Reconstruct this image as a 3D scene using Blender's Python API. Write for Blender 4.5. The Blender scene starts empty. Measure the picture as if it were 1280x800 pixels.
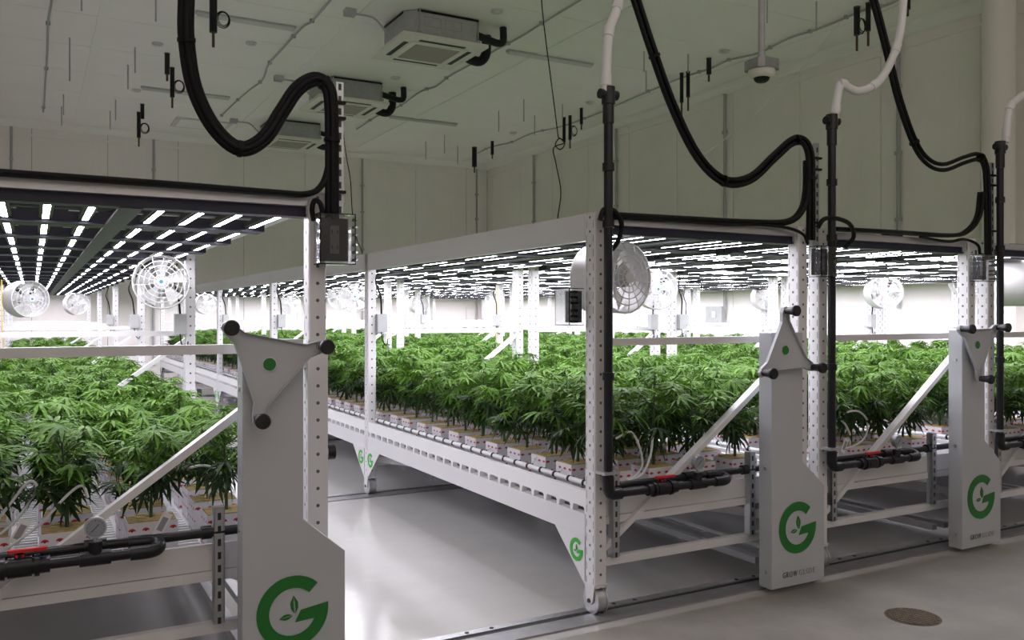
import bpy, bmesh, math, random
from mathutils import Vector, Matrix
R = math.radians
sc = bpy.context.scene
COL = sc.collection
# ---------------------------------------------------------------- camera / world / exposure
CH, F = 1.6, 1080.0                       # eye height, focal length in pixels of the 1280-wide frame
YAW = math.atan(600.0/1080.0)
S_, C_ = math.sin(YAW), math.cos(YAW)
cam_d = bpy.data.cameras.new('camera'); cam = bpy.data.objects.new('camera', cam_d); COL.objects.link(cam)
cam_d.sensor_width = 36; cam_d.lens = F/1280*36; cam_d.shift_y = -6/1280
cam_d.clip_start = .05; cam_d.clip_end = 200
cam.location = (0, 0, CH); cam.rotation_euler = (R(90), 0, -YAW)
sc.camera = cam
w = bpy.data.worlds.new('world'); sc.world = w; w.use_nodes = True
w.node_tree.nodes['Background'].inputs[0].default_value = (.8, .85, .9, 1)
w.node_tree.nodes['Background'].inputs[1].default_value = .05
sc.view_settings.view_transform = 'Standard'; sc.view_settings.look = 'None'
sc.view_settings.gamma = 1; sc.view_settings.exposure = 0.4
LED_POWER = 44.0
sc.cycles.diffuse_bounces = 8; sc.cycles.max_bounces = 14
# added fill panel behind the camera, shining up to brighten ceiling and rack fronts
def area(loc, sx, sy, power, col, rot=(0, 0, 0)):
    l = bpy.data.lights.new('fill_light', 'AREA'); l.shape = 'RECTANGLE'; l.size = sx; l.size_y = sy; l.energy = power; l.color = col
    o = bpy.data.objects.new('fill_light', l); COL.objects.link(o); o.location = loc; o.rotation_euler = rot
area((2.0, -1.6, 3.6), 10.0, 1.2, 125, (1.0, .93, .90), (R(178), 0, 0))

def PY(px, py, Y):                        # world point seen at a pixel, on the plane y = Y
    u = px-640; d = Y/(C_-S_*u/F)
    return Vector((d*(S_+C_*u/F), Y, CH+(394-py)*d/F))
def PZ(px, py, z):
    u = px-640; d = (z-CH)*F/(394-py)
    return Vector((d*(S_+C_*u/F), d*(C_-S_*u/F), z))
def PX(px, py, X):
    u = px-640; d = X/(S_+C_*u/F)
    return Vector((X, d*(C_-S_*u/F), CH+(394-py)*d/F))

# ---------------------------------------------------------------- materials
def mat(name, col, rough=.5, metal=0, spec=.5, coat=0, trans=0, alpha=1, noise=0, nscale=20, bump=0):
    m = bpy.data.materials.new(name); m.use_nodes = True
    nt = m.node_tree; b = nt.nodes['Principled BSDF']
    b.inputs['Base Color'].default_value = (*col, 1); b.inputs['Roughness'].default_value = rough
    b.inputs['Metallic'].default_value = metal; b.inputs['Specular IOR Level'].default_value = spec
    b.inputs['Coat Weight'].default_value = coat; b.inputs['Transmission Weight'].default_value = trans
    b.inputs['Alpha'].default_value = alpha
    if noise or bump:
        tc = nt.nodes.new('ShaderNodeTexCoord'); n = nt.nodes.new('ShaderNodeTexNoise')
        n.inputs['Scale'].default_value = nscale; n.inputs['Detail'].default_value = 5
        nt.links.new(tc.outputs['Object'], n.inputs['Vector'])
        if noise:
            r = nt.nodes.new('ShaderNodeMapRange'); r.inputs[1].default_value = .3; r.inputs[2].default_value = .7
            r.inputs[3].default_value = 1-noise; r.inputs[4].default_value = 1+noise
            mx = nt.nodes.new('ShaderNodeVectorMath'); mx.operation = 'SCALE'; mx.inputs[0].default_value = col
            nt.links.new(n.outputs[0], r.inputs[0]); nt.links.new(r.outputs[0], mx.inputs['Scale'])
            nt.links.new(mx.outputs[0], b.inputs['Base Color'])
        if bump:
            bp = nt.nodes.new('ShaderNodeBump'); bp.inputs['Strength'].default_value = bump; bp.inputs['Distance'].default_value = .01
            nt.links.new(n.outputs[0], bp.inputs['Height']); nt.links.new(bp.outputs[0], b.inputs['Normal'])
    return m
class NT:                                  # tiny node-graph helper
    def __init__(s, m): s.nt = m.node_tree; s.b = s.nt.nodes['Principled BSDF']
    def math(s, op, a, b=None, c=None):
        n = s.nt.nodes.new('ShaderNodeMath'); n.operation = op
        for i, v in enumerate((a, b, c)):
            if v is None: continue
            if isinstance(v, (int, float)): n.inputs[i].default_value = v
            else: s.nt.links.new(v, n.inputs[i])
        return n.outputs[0]
    def coords(s):
        t = s.nt.nodes.new('ShaderNodeTexCoord'); x = s.nt.nodes.new('ShaderNodeSeparateXYZ')
        s.nt.links.new(t.outputs['Object'], x.inputs[0]); y = s.nt.nodes.new('ShaderNodeSeparateXYZ')
        s.nt.links.new(t.outputs['Normal'], y.inputs[0]); return x.outputs, y.outputs
    def mix(s, fac, a, b):
        n = s.nt.nodes.new('ShaderNodeMix'); n.data_type = 'RGBA'
        s.nt.links.new(fac, n.inputs[0])
        for i, v in ((6, a), (7, b)):
            if isinstance(v, tuple): n.inputs[i].default_value = (*v, 1)
            else: s.nt.links.new(v, n.inputs[i])
        return n.outputs[2]
M = {}
M['white'] = mat('white_powder_coat', (.66, .655, .67), .38)
M['cabinet'] = mat('cabinet_paint', (.47, .49, .525), .42, noise=.02, nscale=3)
M['wallp'] = mat('wall_panel', (.86, .825, .79), .45, noise=.02, nscale=1.5)
M['ceil'] = mat('ceiling_panel', (.88, .845, .805), .5, noise=.02, nscale=1)
M['joint'] = mat('joint_grey', (.35, .35, .34), .6)
M['seam'] = mat('seam_cap', (.86, .84, .80), .5)
M['steel'] = mat('galvanised_steel', (.55, .56, .58), .38, .85, noise=.12, nscale=30)
M['alu'] = mat('aluminium', (.62, .62, .64), .35, .8)
M['duct'] = mat('zinc_sheet', (.42, .43, .44), .5, .3, noise=.08, nscale=8)
M['darksteel'] = mat('track_steel', (.33, .33, .34), .45, .6, noise=.1, nscale=12)
M['groove'] = mat('dark_groove', (.03, .03, .03), .7)
M['black'] = mat('black_plastic', (.010, .010, .012), .45, spec=.3)
M['pipe'] = mat('black_pvc_pipe', (.012, .013, .016), .32, spec=.35)
M['cable'] = mat('black_cable', (.006, .006, .007), .5, spec=.2)
M['led_frame'] = mat('led_frame_navy', (.016, .017, .04), .5)
M['led_house'] = mat('led_housing', (.09, .088, .095), .5, .2)
M['tray_grey'] = mat('grey_gutter', (.085, .085, .10), .6, 0)
M['knob'] = mat('black_rubber', (.01, .01, .011), .5)
M['green'] = mat('logo_green', (.012, .17, .02), .45)
M['green_l'] = mat('logo_bright_green', (.03, .42, .03), .45)
M['txt'] = mat('lettering_dark', (.13, .13, .14), .5)
M['txt2'] = mat('lettering_light', (.30, .30, .32), .5)
M['red'] = mat('valve_red', (.55, .015, .02), .4)
M['cream'] = mat('cream_plastic', (.74, .72, .64), .45)
M['grille'] = mat('grille_beige', (.40, .37, .32), .7)
M['hose'] = mat('white_hose', (.72, .73, .74), .35)
M['whiteg'] = mat('fan_white', (.60, .60, .595), .4)
M['blue'] = mat('blue_hub', (.02, .15, .8), .4)
M['clear'] = mat('clear_polycarbonate', (.95, .96, .97), .08, trans=1)
M['face'] = mat('gauge_face', (.28, .30, .35), .4)
M['wool'] = mat('rockwool_top', (.44, .34, .15), .9, noise=.25, nscale=40, bump=.4)
M['stem'] = mat('plant_stem', (.05, .09, .03), .6)
M['yellow'] = mat('yellow_cord', (.75, .5, .03), .5)
M['copper'] = mat('copper_tip', (.10, .055, .04), .6, .2)
M['tube'] = mat('unlit_tube', (.60, .60, .58), .3)
M['tray'] = mat('tray_white', (.78, .78, .79), .4)
M['rust'] = mat('rusty_iron', (.13, .10, .07), .7, .3, noise=.3, nscale=40)
M['conduit'] = mat('grey_conduit', (.42, .42, .42), .5)
M['tag'] = mat('tag_white', (.8, .8, .8), .5)
def perf_mat():                            # perforated uprights: round holes and edge slots
    m = mat('perforated_post', (.68, .675, .69), .38); g = NT(m); p, n = g.coords()
    ax = g.math('ABSOLUTE', n[0]); ay = g.math('ABSOLUTE', n[1])
    t = g.math('ADD', g.math('MULTIPLY', p[0], ay), g.math('MULTIPLY', p[1], ax))
    zm = g.math('SUBTRACT', g.math('MODULO', g.math('ADD', p[2], 10), .076), .038)
    d2 = g.math('ADD', g.math('POWER', t, 2), g.math('POWER', zm, 2))
    hole = g.math('LESS_THAN', d2, .0078**2)
    z2 = g.math('ABSOLUTE', g.math('SUBTRACT', g.math('MODULO', g.math('ADD', p[2], 10.038), .076), .038))
    sl = g.math('MULTIPLY', g.math('LESS_THAN', z2, .02), g.math('LESS_THAN', g.math('ABSOLUTE', g.math('SUBTRACT', g.math('ABSOLUTE', t), .031)), .0022))
    sl = g.math('MULTIPLY', sl, ax)
    fac = g.math('MINIMUM', g.math('ADD', hole, sl), 1)
    fac = g.math('MULTIPLY', fac, g.math('LESS_THAN', g.math('ABSOLUTE', n[2]), .5))
    g.nt.links.new(g.mix(fac, (.68, .675, .69), (.10, .10, .11)), g.b.inputs['Base Color'])
    return m
M['perf'] = perf_mat()
def strut_mat():
    m = mat('slotted_strut', (.5, .51, .53), .38, .85); g = NT(m); p, n = g.coords()
    zm = g.math('ABSOLUTE', g.math('SUBTRACT', g.math('MODULO', g.math('ADD', p[2], 10), .055), .0275))
    hole = g.math('MULTIPLY', g.math('LESS_THAN', zm, .015), g.math('LESS_THAN', g.math('ABSOLUTE', p[0]), .007))
    hole = g.math('MULTIPLY', hole, g.math('GREATER_THAN', g.math('ABSOLUTE', n[1]), .5))
    g.nt.links.new(g.mix(hole, (.5, .51, .53), (.02, .02, .02)), g.b.inputs['Base Color'])
    g.nt.links.new(g.math('MULTIPLY', g.math('SUBTRACT', 1, hole), .85), g.b.inputs['Metallic'])
    return m
M['slot'] = strut_mat()
def wrap_mat():                            # white sleeve printed with little red caps
    m = mat('printed_sleeve', (.72, .72, .76), .3); g = NT(m); p, n = g.coords()
    u = g.math('ADD', p[0], p[1])
    row = g.math('FLOOR', g.math('MULTIPLY', g.math('ADD', p[2], 1), 1/.055))
    uu = g.math('ADD', g.math('ADD', u, 5), g.math('MULTIPLY', row, .027))
    cu = g.math('SUBTRACT', g.math('MODULO', uu, .054), .027)
    cv = g.math('SUBTRACT', g.math('MODULO', g.math('ADD', p[2], 1), .055), .018)
    d = g.math('ADD', g.math('POWER', cu, 2), g.math('POWER', g.math('MULTIPLY', cv, 1.25), 2))
    cap = g.math('MULTIPLY', g.math('LESS_THAN', d, .0145**2), g.math('GREATER_THAN', cv, 0))
    dk = g.math('LESS_THAN', g.math('ADD', g.math('POWER', cu, 2), g.math('POWER', g.math('SUBTRACT', cv, .001), 2)), .0045**2)
    c = g.mix(cap, (.70, .70, .74), (.55, .02, .03)); c = g.mix(dk, c, (.12, .02, .02))
    g.nt.links.new(c, g.b.inputs['Base Color']); return m
M['wrap'] = wrap_mat()
def leaf_mat(name, c1, c2, tr):
    m = mat(name, c1, .55, spec=.22); g = NT(m)
    tc = g.nt.nodes.new('ShaderNodeTexCoord'); no = g.nt.nodes.new('ShaderNodeTexNoise'); no.inputs['Scale'].default_value = 9
    oi = g.nt.nodes.new('ShaderNodeObjectInfo')
    g.nt.links.new(tc.outputs['Object'], no.inputs['Vector'])
    f = g.math('ADD', g.math('MULTIPLY', g.math('SUBTRACT', no.outputs[0], .35), 2.2), g.math('MULTIPLY', g.math('SUBTRACT', oi.outputs['Random'], .5), .35))
    f = g.math('MINIMUM', g.math('MAXIMUM', f, 0), 1)
    c = g.mix(f, c1, c2); g.nt.links.new(c, g.b.inputs['Base Color'])
    t = g.nt.nodes.new('ShaderNodeBsdfTranslucent'); ms = g.nt.nodes.new('ShaderNodeMixShader'); ms.inputs[0].default_value = tr
    g.nt.links.new(c, t.inputs[0])
    out = g.nt.nodes['Material Output']; g.nt.links.new(g.b.outputs[0], ms.inputs[1]); g.nt.links.new(t.outputs[0], ms.inputs[2])
    g.nt.links.new(ms.outputs[0], out.inputs[0]); return m
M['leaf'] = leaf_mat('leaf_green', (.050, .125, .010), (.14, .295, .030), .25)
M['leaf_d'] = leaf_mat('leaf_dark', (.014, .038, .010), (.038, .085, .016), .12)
def emis(name, col, st):
    m = bpy.data.materials.new(name); m.use_nodes = True; b = m.node_tree.nodes['Principled BSDF']
    b.inputs['Base Color'].default_value = (.8, .8, .8, 1)
    b.inputs['Emission Color'].default_value = (*col, 1); b.inputs['Emission Strength'].default_value = st; return m
M['led'] = emis('led_light', (.94, .90, 1.0), LED_POWER)
def floor_mat(name, col, col2, rough, r2, sc_, bump=.03):
    m = mat(name, col, rough); g = NT(m); tc = g.nt.nodes.new('ShaderNodeTexCoord')
    n1 = g.nt.nodes.new('ShaderNodeTexNoise'); n1.inputs['Scale'].default_value = sc_; n1.inputs['Detail'].default_value = 8; n1.inputs['Roughness'].default_value = .65
    n2 = g.nt.nodes.new('ShaderNodeTexNoise'); n2.inputs['Scale'].default_value = 60; n2.inputs['Detail'].default_value = 4
    n3 = g.nt.nodes.new('ShaderNodeTexNoise'); n3.inputs['Scale'].default_value = 9
    for n in (n1, n2, n3): g.nt.links.new(tc.outputs['Object'], n.inputs['Vector'])
    f = g.math('MINIMUM', g.math('MAXIMUM', g.math('MULTIPLY', g.math('SUBTRACT', n1.outputs[0], .3), 2.5), 0), 1)
    c = g.mix(f, col, col2); sp = g.math('GREATER_THAN', n2.outputs[0], .74)
    c = g.mix(g.math('MULTIPLY', sp, .5), c, tuple(v*.45 for v in col)); g.nt.links.new(c, g.b.inputs['Base Color'])
    g.nt.links.new(g.math('ADD', rough, g.math('MULTIPLY', f, r2)), g.b.inputs['Roughness'])
    bp = g.nt.nodes.new('ShaderNodeBump'); bp.inputs['Strength'].default_value = bump; bp.inputs['Distance'].default_value = .02
    g.nt.links.new(n3.outputs[0], bp.inputs['Height']); g.nt.links.new(bp.outputs[0], g.b.inputs['Normal']); return m
M['floor'] = floor_mat('polished_floor', (.44, .44, .425), (.52, .515, .50), .10, .06, .8, .06)
M['floor2'] = floor_mat('raw_concrete', (.20, .192, .175), (.35, .335, .305), .45, .15, 1.6, .12)
def wall_mat():                            # fine vertical ribs pressed in the sheet
    m = M['wallp']; g = NT(m); p, n = g.coords()
    u = g.math('ADD', p[0], p[1]); wv = g.math('LESS_THAN', g.math('MODULO', g.math('ADD', u, 50), .1275), .010)
    bp = g.nt.nodes.new('ShaderNodeBump'); bp.inputs['Strength'].default_value = .5; bp.inputs['Distance'].default_value = .004; bp.invert = True
    g.nt.links.new(wv, bp.inputs['Height']); g.nt.links.new(bp.outputs[0], g.b.inputs['Normal'])
wall_mat()

# ---------------------------------------------------------------- mesh builder and tags
class MB:
    def __init__(s): s.v = []; s.f = []; s.m = []; s.sm = []
    def add(s, vs, fs, mi=0, smooth=False):
        o = len(s.v); s.v += [tuple(v) for v in vs]
        for f in fs: s.f.append(tuple(o+i for i in f)); s.m.append(mi); s.sm.append(smooth)
        return s
    def box(s, x0, x1, y0, y1, z0, z1, mi=0, b=0):
        if b:
            # chamfered along z edges
            pts = [(x0+b, y0), (x1-b, y0), (x1, y0+b), (x1, y1-b), (x1-b, y1), (x0+b, y1), (x0, y1-b), (x0, y0+b)]
            return s.prism([(x, y) for x, y in pts], z0, z1, 'z', mi)
        v = [(x0, y0, z0), (x1, y0, z0), (x1, y1, z0), (x0, y1, z0), (x0, y0, z1), (x1, y0, z1), (x1, y1, z1), (x0, y1, z1)]
        return s.add(v, [(0, 3, 2, 1), (4, 5, 6, 7), (0, 1, 5, 4), (1, 2, 6, 5), (2, 3, 7, 6), (3, 0, 4, 7)], mi)
    def prism(s, poly, a, b, axis='y', mi=0):
        n = len(poly)
        def q(p, t): return {'y': (p[0], t, p[1]), 'z': (p[0], p[1], t), 'x': (t, p[0], p[1])}[axis]
        v = [q(p, a) for p in poly]+[q(p, b) for p in poly]
        f = [tuple(range(n)), tuple(range(2*n-1, n-1, -1))]+[(i, i+n, (i+1) % n+n, (i+1) % n) for i in range(n)]
        return s.add(v, f, mi)
    def bar(s, p0, p1, w, h, mi=0, up=(0, 0, 1)):
        p0 = Vector(p0); p1 = Vector(p1); d = (p1-p0).normalized(); u = Vector(up)
        if abs(d.dot(u)) > .98: u = Vector((0, 1, 0))
        sx = d.cross(u).normalized(); uu = sx.cross(d).normalized()
        v = [p+sx*a*w/2+uu*b*h/2 for p in (p0, p1) for a, b in ((-1, -1), (1, -1), (1, 1), (-1, 1))]
        return s.add(v, [(0, 1, 2, 3), (7, 6, 5, 4), (0, 4, 5, 1), (1, 5, 6, 2), (2, 6, 7, 3), (3, 7, 4, 0)], mi)
    def tube(s, pts, r, n=8, mi=0, closed=False, rs=None):
        pts = [Vector(p) for p in pts]; k = len(pts); rings = []; pu = None
        for i, p in enumerate(pts):
            if closed: d = pts[(i+1) % k]-pts[i-1]
            else: d = pts[min(i+1, k-1)]-pts[max(i-1, 0)]
            d.normalize()
            if pu is None: pu = d.orthogonal().normalized()
            pu = (pu-d*pu.dot(d)).normalized(); pv = d.cross(pu); rr = rs[i] if rs else r
            rings.append([p+(pu*math.cos(2*math.pi*j/n)+pv*math.sin(2*math.pi*j/n))*rr for j in range(n)])
        v = [q for g in rings for q in g]; f = []
        for i in range(k if closed else k-1):
            a = i*n; b = ((i+1) % k)*n
            f += [(a+j, a+(j+1) % n, b+(j+1) % n, b+j) for j in range(n)]
        s.add(v, f, mi, True)
        if not closed: 
            s.add(rings[0], [tuple(range(n-1, -1, -1))], mi); s.add(rings[-1], [tuple(range(n))], mi)
        return s
    def cyl(s, p0, p1, r, n=12, mi=0, r2=None): return s.tube([p0, p1], r, n, mi, rs=[r, r if r2 is None else r2])
    def mesh(s, name, mats):
        me = bpy.data.meshes.new(name); me.from_pydata(s.v, [], s.f); 
        for m in mats: me.materials.append(M[m])
        me.polygons.foreach_set('material_index', s.m); me.polygons.foreach_set('use_smooth', s.sm)
        me.update(); return me
    def build(s, name, mats, parent=None, loc=None, **kw):
        if isinstance(mats, str): mats = [mats]
        return ob(name, s.mesh(name, mats), parent, loc, **kw)
def ob(name, me, parent=None, loc=None, label=None, cat=None, group=None, kind=None, rz=0):
    o = bpy.data.objects.new(name, me); COL.objects.link(o)
    if parent: o.parent = parent
    if loc is not None: o.location = loc
    if rz: o.rotation_euler[2] = rz
    if label: o['label'] = label
    if cat: o['category'] = cat
    if group: o['group'] = group
    if kind: o['kind'] = kind
    return o
def thing(name, label, cat, loc=(0, 0, 0), rz=0, group=None): return ob(name, None, None, loc, label, cat, group, rz=rz)
def smooth(pts, k=6):
    pts = [Vector(p) for p in pts]; P = [pts[0]*2-pts[1]]+pts+[pts[-1]*2-pts[-2]]; out = []
    for i in range(1, len(P)-2):
        for j in range(k):
            t = j/k; a, b, c, d = P[i-1:i+3]
            out.append(.5*((2*b)+(c-a)*t+(2*a-5*b+4*c-d)*t*t+(3*b-a-3*c+d)*t**3))
    out.append(pts[-1]); return out
def copy_tree(o, loc=None, label=None, group=None):
    def rec(a, par):
        c = a.copy(); COL.objects.link(c)
        if par: c.parent = par
        for ch in a.children: rec(ch, c)
        return c
    n = rec(o, None)
    if loc is not None: n.location = loc
    if label: n['label'] = label
    if group: n['group'] = group
    return n
ORD = 'first second third fourth fifth sixth seventh eighth ninth tenth eleventh twelfth thirteenth fourteenth fifteenth sixteenth seventeenth eighteenth nineteenth twentieth'.split()
def ordn(i):
    if i < 20: return ORD[i]
    T = {2: 'twenty', 3: 'thirty', 4: 'forty', 5: 'fifty'}; i += 1
    return (T[i//10]+'-'+ORD[i % 10-1]) if i % 10 else {3: 'thirtieth', 4: 'fortieth', 5: 'fiftieth'}[i//10]

# ---------------------------------------------------------------- layout numbers
Y0 = 3.78; BAY = 3.53; NB = 5; W = 1.59; YE = Y0+NB*BAY
RX = [-.44, 2.60, 4.29, 6.03, 7.75, 9.46]
RN = ['left rack', 'middle rack', 'right-hand rack', 'fourth rack', 'fifth rack', 'sixth rack']
YW, XW, H, XL, YN = 22.0, 11.41, 5.91, -4.8, -2.4
# ---------------------------------------------------------------- setting
MB().box(XL, XW, 3.62, YW, -.1, 0).build('floor', 'floor', kind='structure')
MB().box(XL, XW, YN, 3.62, -.1, 0).build('floor', 'floor2', kind='structure')
def wall(name, a0, a1, fixed, axis, t, pitch, first):
    root = MB()
    lo, hi = (fixed+t*.03, fixed+t*.15) if t > 0 else (fixed+t*.15, fixed+t*.03)
    if axis == 'x': root.box(a0-.15, a1+.15, lo, hi, -.1, H+.1)
    else: root.box(lo, hi, a0-.15, a1+.15, -.1, H+.1)
    r = root.build(name, 'joint', kind='structure')
    x = first
    while x > a0: x -= pitch
    lo, hi = (fixed, fixed+.03) if t > 0 else (fixed-.03, fixed)
    while x < a1:
        u0, u1 = max(x, a0)+.006, min(x+pitch, a1)-.006
        if u1-u0 > .05:
            if axis == 'x': MB().box(u0, u1, lo, hi, 0, H).build('panel', 'wallp', r)
            else: MB().box(lo, hi, u0, u1, 0, H).build('panel', 'wallp', r)
        x += pitch
    return r
wall('wall_back', XL, XW, YW, 'x', 1, 1.535, 1.53)
wall('wall_right', YN, YW, XW, 'y', 1, 1.60, 7.26)
wall('wall_left', YN, YW, XL, 'y', -1, 1.6, 7.26)
wall('wall_front', XL, XW, YN, 'x', -1, 1.535, 1.53)
cl = MB().box(XL, XW, YN, YW, H+.03, H+.12).build('ceiling', 'joint', kind='structure')
xs = [XL, -2.4, .9, 4.15, 7.35, 10.6, XW]; ys = [YN]
while ys[-1] < YW: ys.append(min(ys[-1]+1.62, YW))
for i in range(len(xs)-1):
    for j in range(len(ys)-1):
        MB().box(xs[i]+.005, xs[i+1]-.005, ys[j]+.005, ys[j+1]-.005, H, H+.03).build('ceiling_panel', 'ceil', cl)
for x in xs[1:-1]: MB().box(x-.07, x+.07, YN, YW, H-.012, H).build('seam_cover', 'seam', cl)
MB().prism([(YW, H), (YW-.16, H), (YW-.14, H-.05), (YW-.05, H-.14), (YW, H-.16)], XL, XW, 'x').build('trim_1', 'seam', kind='structure')
MB().prism([(XW, H), (XW-.16, H), (XW-.14, H-.05), (XW-.05, H-.14), (XW, H-.16)], YN, YW, 'y').build('trim_2', 'seam', kind='structure')
MB().box(XL, XW-.0, YW-.02, YW, H-.33, H-.28).build('trim_3', 'seam', kind='structure')
MB().box(XW-.02, XW, YN, YW, H-.33, H-.28).build('trim_4', 'seam', kind='structure')
cb = PY(1249, 394, 6.75)
MB().cyl((cb.x, cb.y, 0), (cb.x, cb.y, H), .19, 32).build('round_column', 'wallp', label='tall smooth white round column in front of the right wall', cat='column')
# conduits on the walls
i = 0
for px, Lb in ((14, 'thin grey vertical conduit farthest left on the back wall'), (192, 'thin grey vertical conduit on back wall above the left rack'),
           (453, 'thin grey vertical conduit on back wall right of the cable mast'), (596, 'thin grey vertical conduit on back wall beside the room corner')):
    p = PY(px, 300, YW-.04); m = MB(); m.cyl((p.x, p.y, .4), (p.x, p.y, H-.16), .028, 8)
    for z in (H-.9, H-1.6, H-2.6): m.box(p.x-.04, p.x+.04, p.y-.035, p.y+.03, z, z+.05)
    m.build('wall_conduit', 'conduit', label=Lb, cat='conduit')
for px, Lb in ((667, 'grey vertical conduit on right wall nearest the room corner'), (770, 'grey vertical conduit on right wall above the middle rack front post'),
           (906, 'grey vertical conduit on right wall running down to the switch box'), (1123, 'grey vertical conduit on right wall behind the right-hand rack')):
    p = PX(px, 300, XW-.04); m = MB(); m.cyl((p.x, p.y, 1.7), (p.x, p.y, H-.16), .03, 8)
    for z in (H-.9, H-1.9, H-2.9): m.box(p.x-.035, p.x+.03, p.y-.045, p.y+.045, z, z+.05)
    m.build('wall_conduit', 'conduit', label=Lb, cat='conduit')
p = PX(902, 393, XW)
t = thing('switch_box', 'small grey twin electrical switch box on the right wall', 'box', (p.x, p.y, p.z))
MB().box(-.13, -.01, -.14, .30, -.17, .15).build('housing', 'duct', t); MB().box(-.15, -.13, .02, .10, -.06, .06).build('cover_plate', 'tag', t)
# floor drain
p = PZ(1141, 771, 0)
t = thing('floor_drain', 'round rusty metal drain grate set in the front concrete floor', 'drain', (p.x, p.y, 0))
MB().cyl((0, 0, -.005), (0, 0, .002), .14, 32).build('rim', 'rust', t)
m = MB()
for i in range(-6, 7):
    hw = math.sqrt(max(0, .125**2-(i*.02)**2))
    if hw > .01: m.box(-hw, hw, i*.02-.006, i*.02+.006, .002, .006); m.box(i*.02-.004, i*.02+.004, -hw, hw, .002, .005)
m.build('grate', 'rust', t)

# floor tracks
for k in range(NB+1):
    y = Y0+.045+k*BAY
    t = thing('floor_track', 'flat steel floor track, %s one counted from the camera' % ORD[k], 'track', (0, y, 0), group='floor tracks the racks roll on')
    MB().box(XL+.1, XW-.05, -.13, -.005, 0, .010).build('flange', 'darksteel', t)
    MB().box(XL+.1, XW-.05, -.005, .035, 0, .005).build('groove', 'groove', t)
    MB().box(XL+.1, XW-.05, .035, .085, 0, .012).build('inner_flange', 'steel', t)
    if k == 0:
        m = MB(); x = XL+.4
        while x < XW-.2:
            for a in (0, .14): m.cyl((x+a, .06, .011), (x+a, .06, .014), .012, 8)
            x += .9
        m.build('anchor_hole', 'groove', t, kind='stuff')

# ---------------------------------------------------------------- rack
def gee(mb, cx, cz, r, y, th=.004, axis='y', mi=0, leaf=True):
    """green G emblem with two little leaves"""
    def pt(a, b): return (cx+a*r, cz+b*r)
    o = 1.0; inn = .66; n = 30; a0, a1 = R(46), R(360)
    out = [];
    for i in range(n):
        t0 = a0+(a1-a0)*i/n; t1 = a0+(a1-a0)*(i+1)/n
        q = [pt(o*math.cos(t0), o*math.sin(t0)), pt(o*math.cos(t1), o*math.sin(t1)), pt(inn*math.cos(t1), inn*math.sin(t1)), pt(inn*math.cos(t0), inn*math.sin(t0))]
        mb.prism(q, y, y-th, axis, mi)
    mb.prism([pt(.66, 0), pt(1, 0), pt(1.0, .13), pt(.22, .02), pt(.06, -.30), pt(.60, -.26), pt(.66, -.1)][::-1], y, y-th, axis, mi)
    if leaf:
        for ang, L, bx, bz in ((95, .50, .06, -.05), (188, .36, -.02, -.10)):
            for sd in (1, -1):
                c, s = math.cos(R(ang)), math.sin(R(ang)); q = []
                for (a, b) in ((.0, .02), (.3, .11), (.6, .12), (1, .0), (.6, .025), (.3, .025)):
                    q.append(pt(bx+(a*c-b*sd*s/1)*L*1.0 if False else bx+a*L*c-b*sd*s*L*2*.9, bz+a*L*s+b*sd*c*L*2*.9))
                mb.prism(q, y, y-th, axis, mi)
    return mb
rk = thing('grow_rack', 'x', 'rack', (0, Y0, 0))
pw, pd = .078, .09
post_me = MB().box(-pw/2, pw/2, -pd/2, pd/2, .15, 2.146, b=.006).mesh('post', ['perf'])
wheel_me = MB().cyl((-.024, 0, 0), (.024, 0, 0), .066, 24).cyl((-.034, 0, 0), (-.024, 0, 0), .072, 24).cyl((.024, 0, 0), (.034, 0, 0), .072, 24).mesh('wheel', ['steel'])
b = MB(); 
for s in (-1, 1): b.prism([(-.045, .085), (.045, .085), (.03, 0), (.012, -.02), (-.012, -.02), (-.03, 0)], s*.037, s*.043, 'x')
b.box(-.045, .045, -.05, .05, .083, .089)
fork_me = b.mesh('wheel_fork', ['white'])
bolt_me = MB().cyl((-.05, 0, 0), (.05, 0, 0), .012, 8).mesh('axle_bolt', ['copper'])
cap_me = None
for k in range(NB+1):
    y = k*BAY+pd/2
    for lx in (pw/2, W-pw/2):
        ob('post', post_me, rk, (lx, y, 0))
        wh = ob('wheel', wheel_me, rk, (lx, y, .072+.008)); ob('axle_bolt', bolt_me, wh)
        ob('wheel_fork', fork_me, rk, (lx, y, .08))
    m = MB().box(pw, W-pw, y-.02, y+.02, 1.435, 1.475)
    m.build('mid_rail', 'white', rk)
    MB().box(pw, W-pw, y-.02, y+.02, .255, .30).build('lower_rail', 'white', rk)
    MB().bar((pw*.6, y-.005, .33), (W-pw*.6, y-.005, 1.42), .03, .052, up=(0, 1, 0)).build('brace', 'white', rk)
    MB().box(0 if k else pw, W-pw, y-.03, y+.02, 2.085, 2.128).build('end_beam', 'white' if k else 'alu', rk)
    m = MB()
    for lx in (0, W):
        sgn = 1 if lx == 0 else -1; xo = lx-.004*sgn
        for dirn in (-1, 1):
            yy = y+dirn*pd/2
            if (k == 0 and dirn < 0) or (k == NB and dirn > 0): continue
            g = MB().prism([(yy, .41), (yy+dirn*.30, .41), (yy, .155)], xo, xo+.004*sgn, 'x')
            go = g.build('gusset', 'white', rk)
            if lx == 0:
                e = MB(); gee(e, 0, 0, .062, 0, .003, 'y', leaf=True)
                e.v = [(-.001+v[1], v[0]*-1, v[2]) for v in e.v]
                eo = e.build('emblem', 'green_l', go, loc=(xo, yy+dirn*.078, .325))
for lx in (0, W-.045):
    MB().box(lx, lx+.045, .0+pd, NB*BAY, 2.092, 2.146).build('top_beam', 'white', rk)
deep_beam = MB().box(0, .045, .0+pd, NB*BAY, 2.0, 2.146).mesh('top_beam', ['white'])   # the aisle side of the middle rack
nx = int(BAY/.138); tab = BAY/nx
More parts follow.
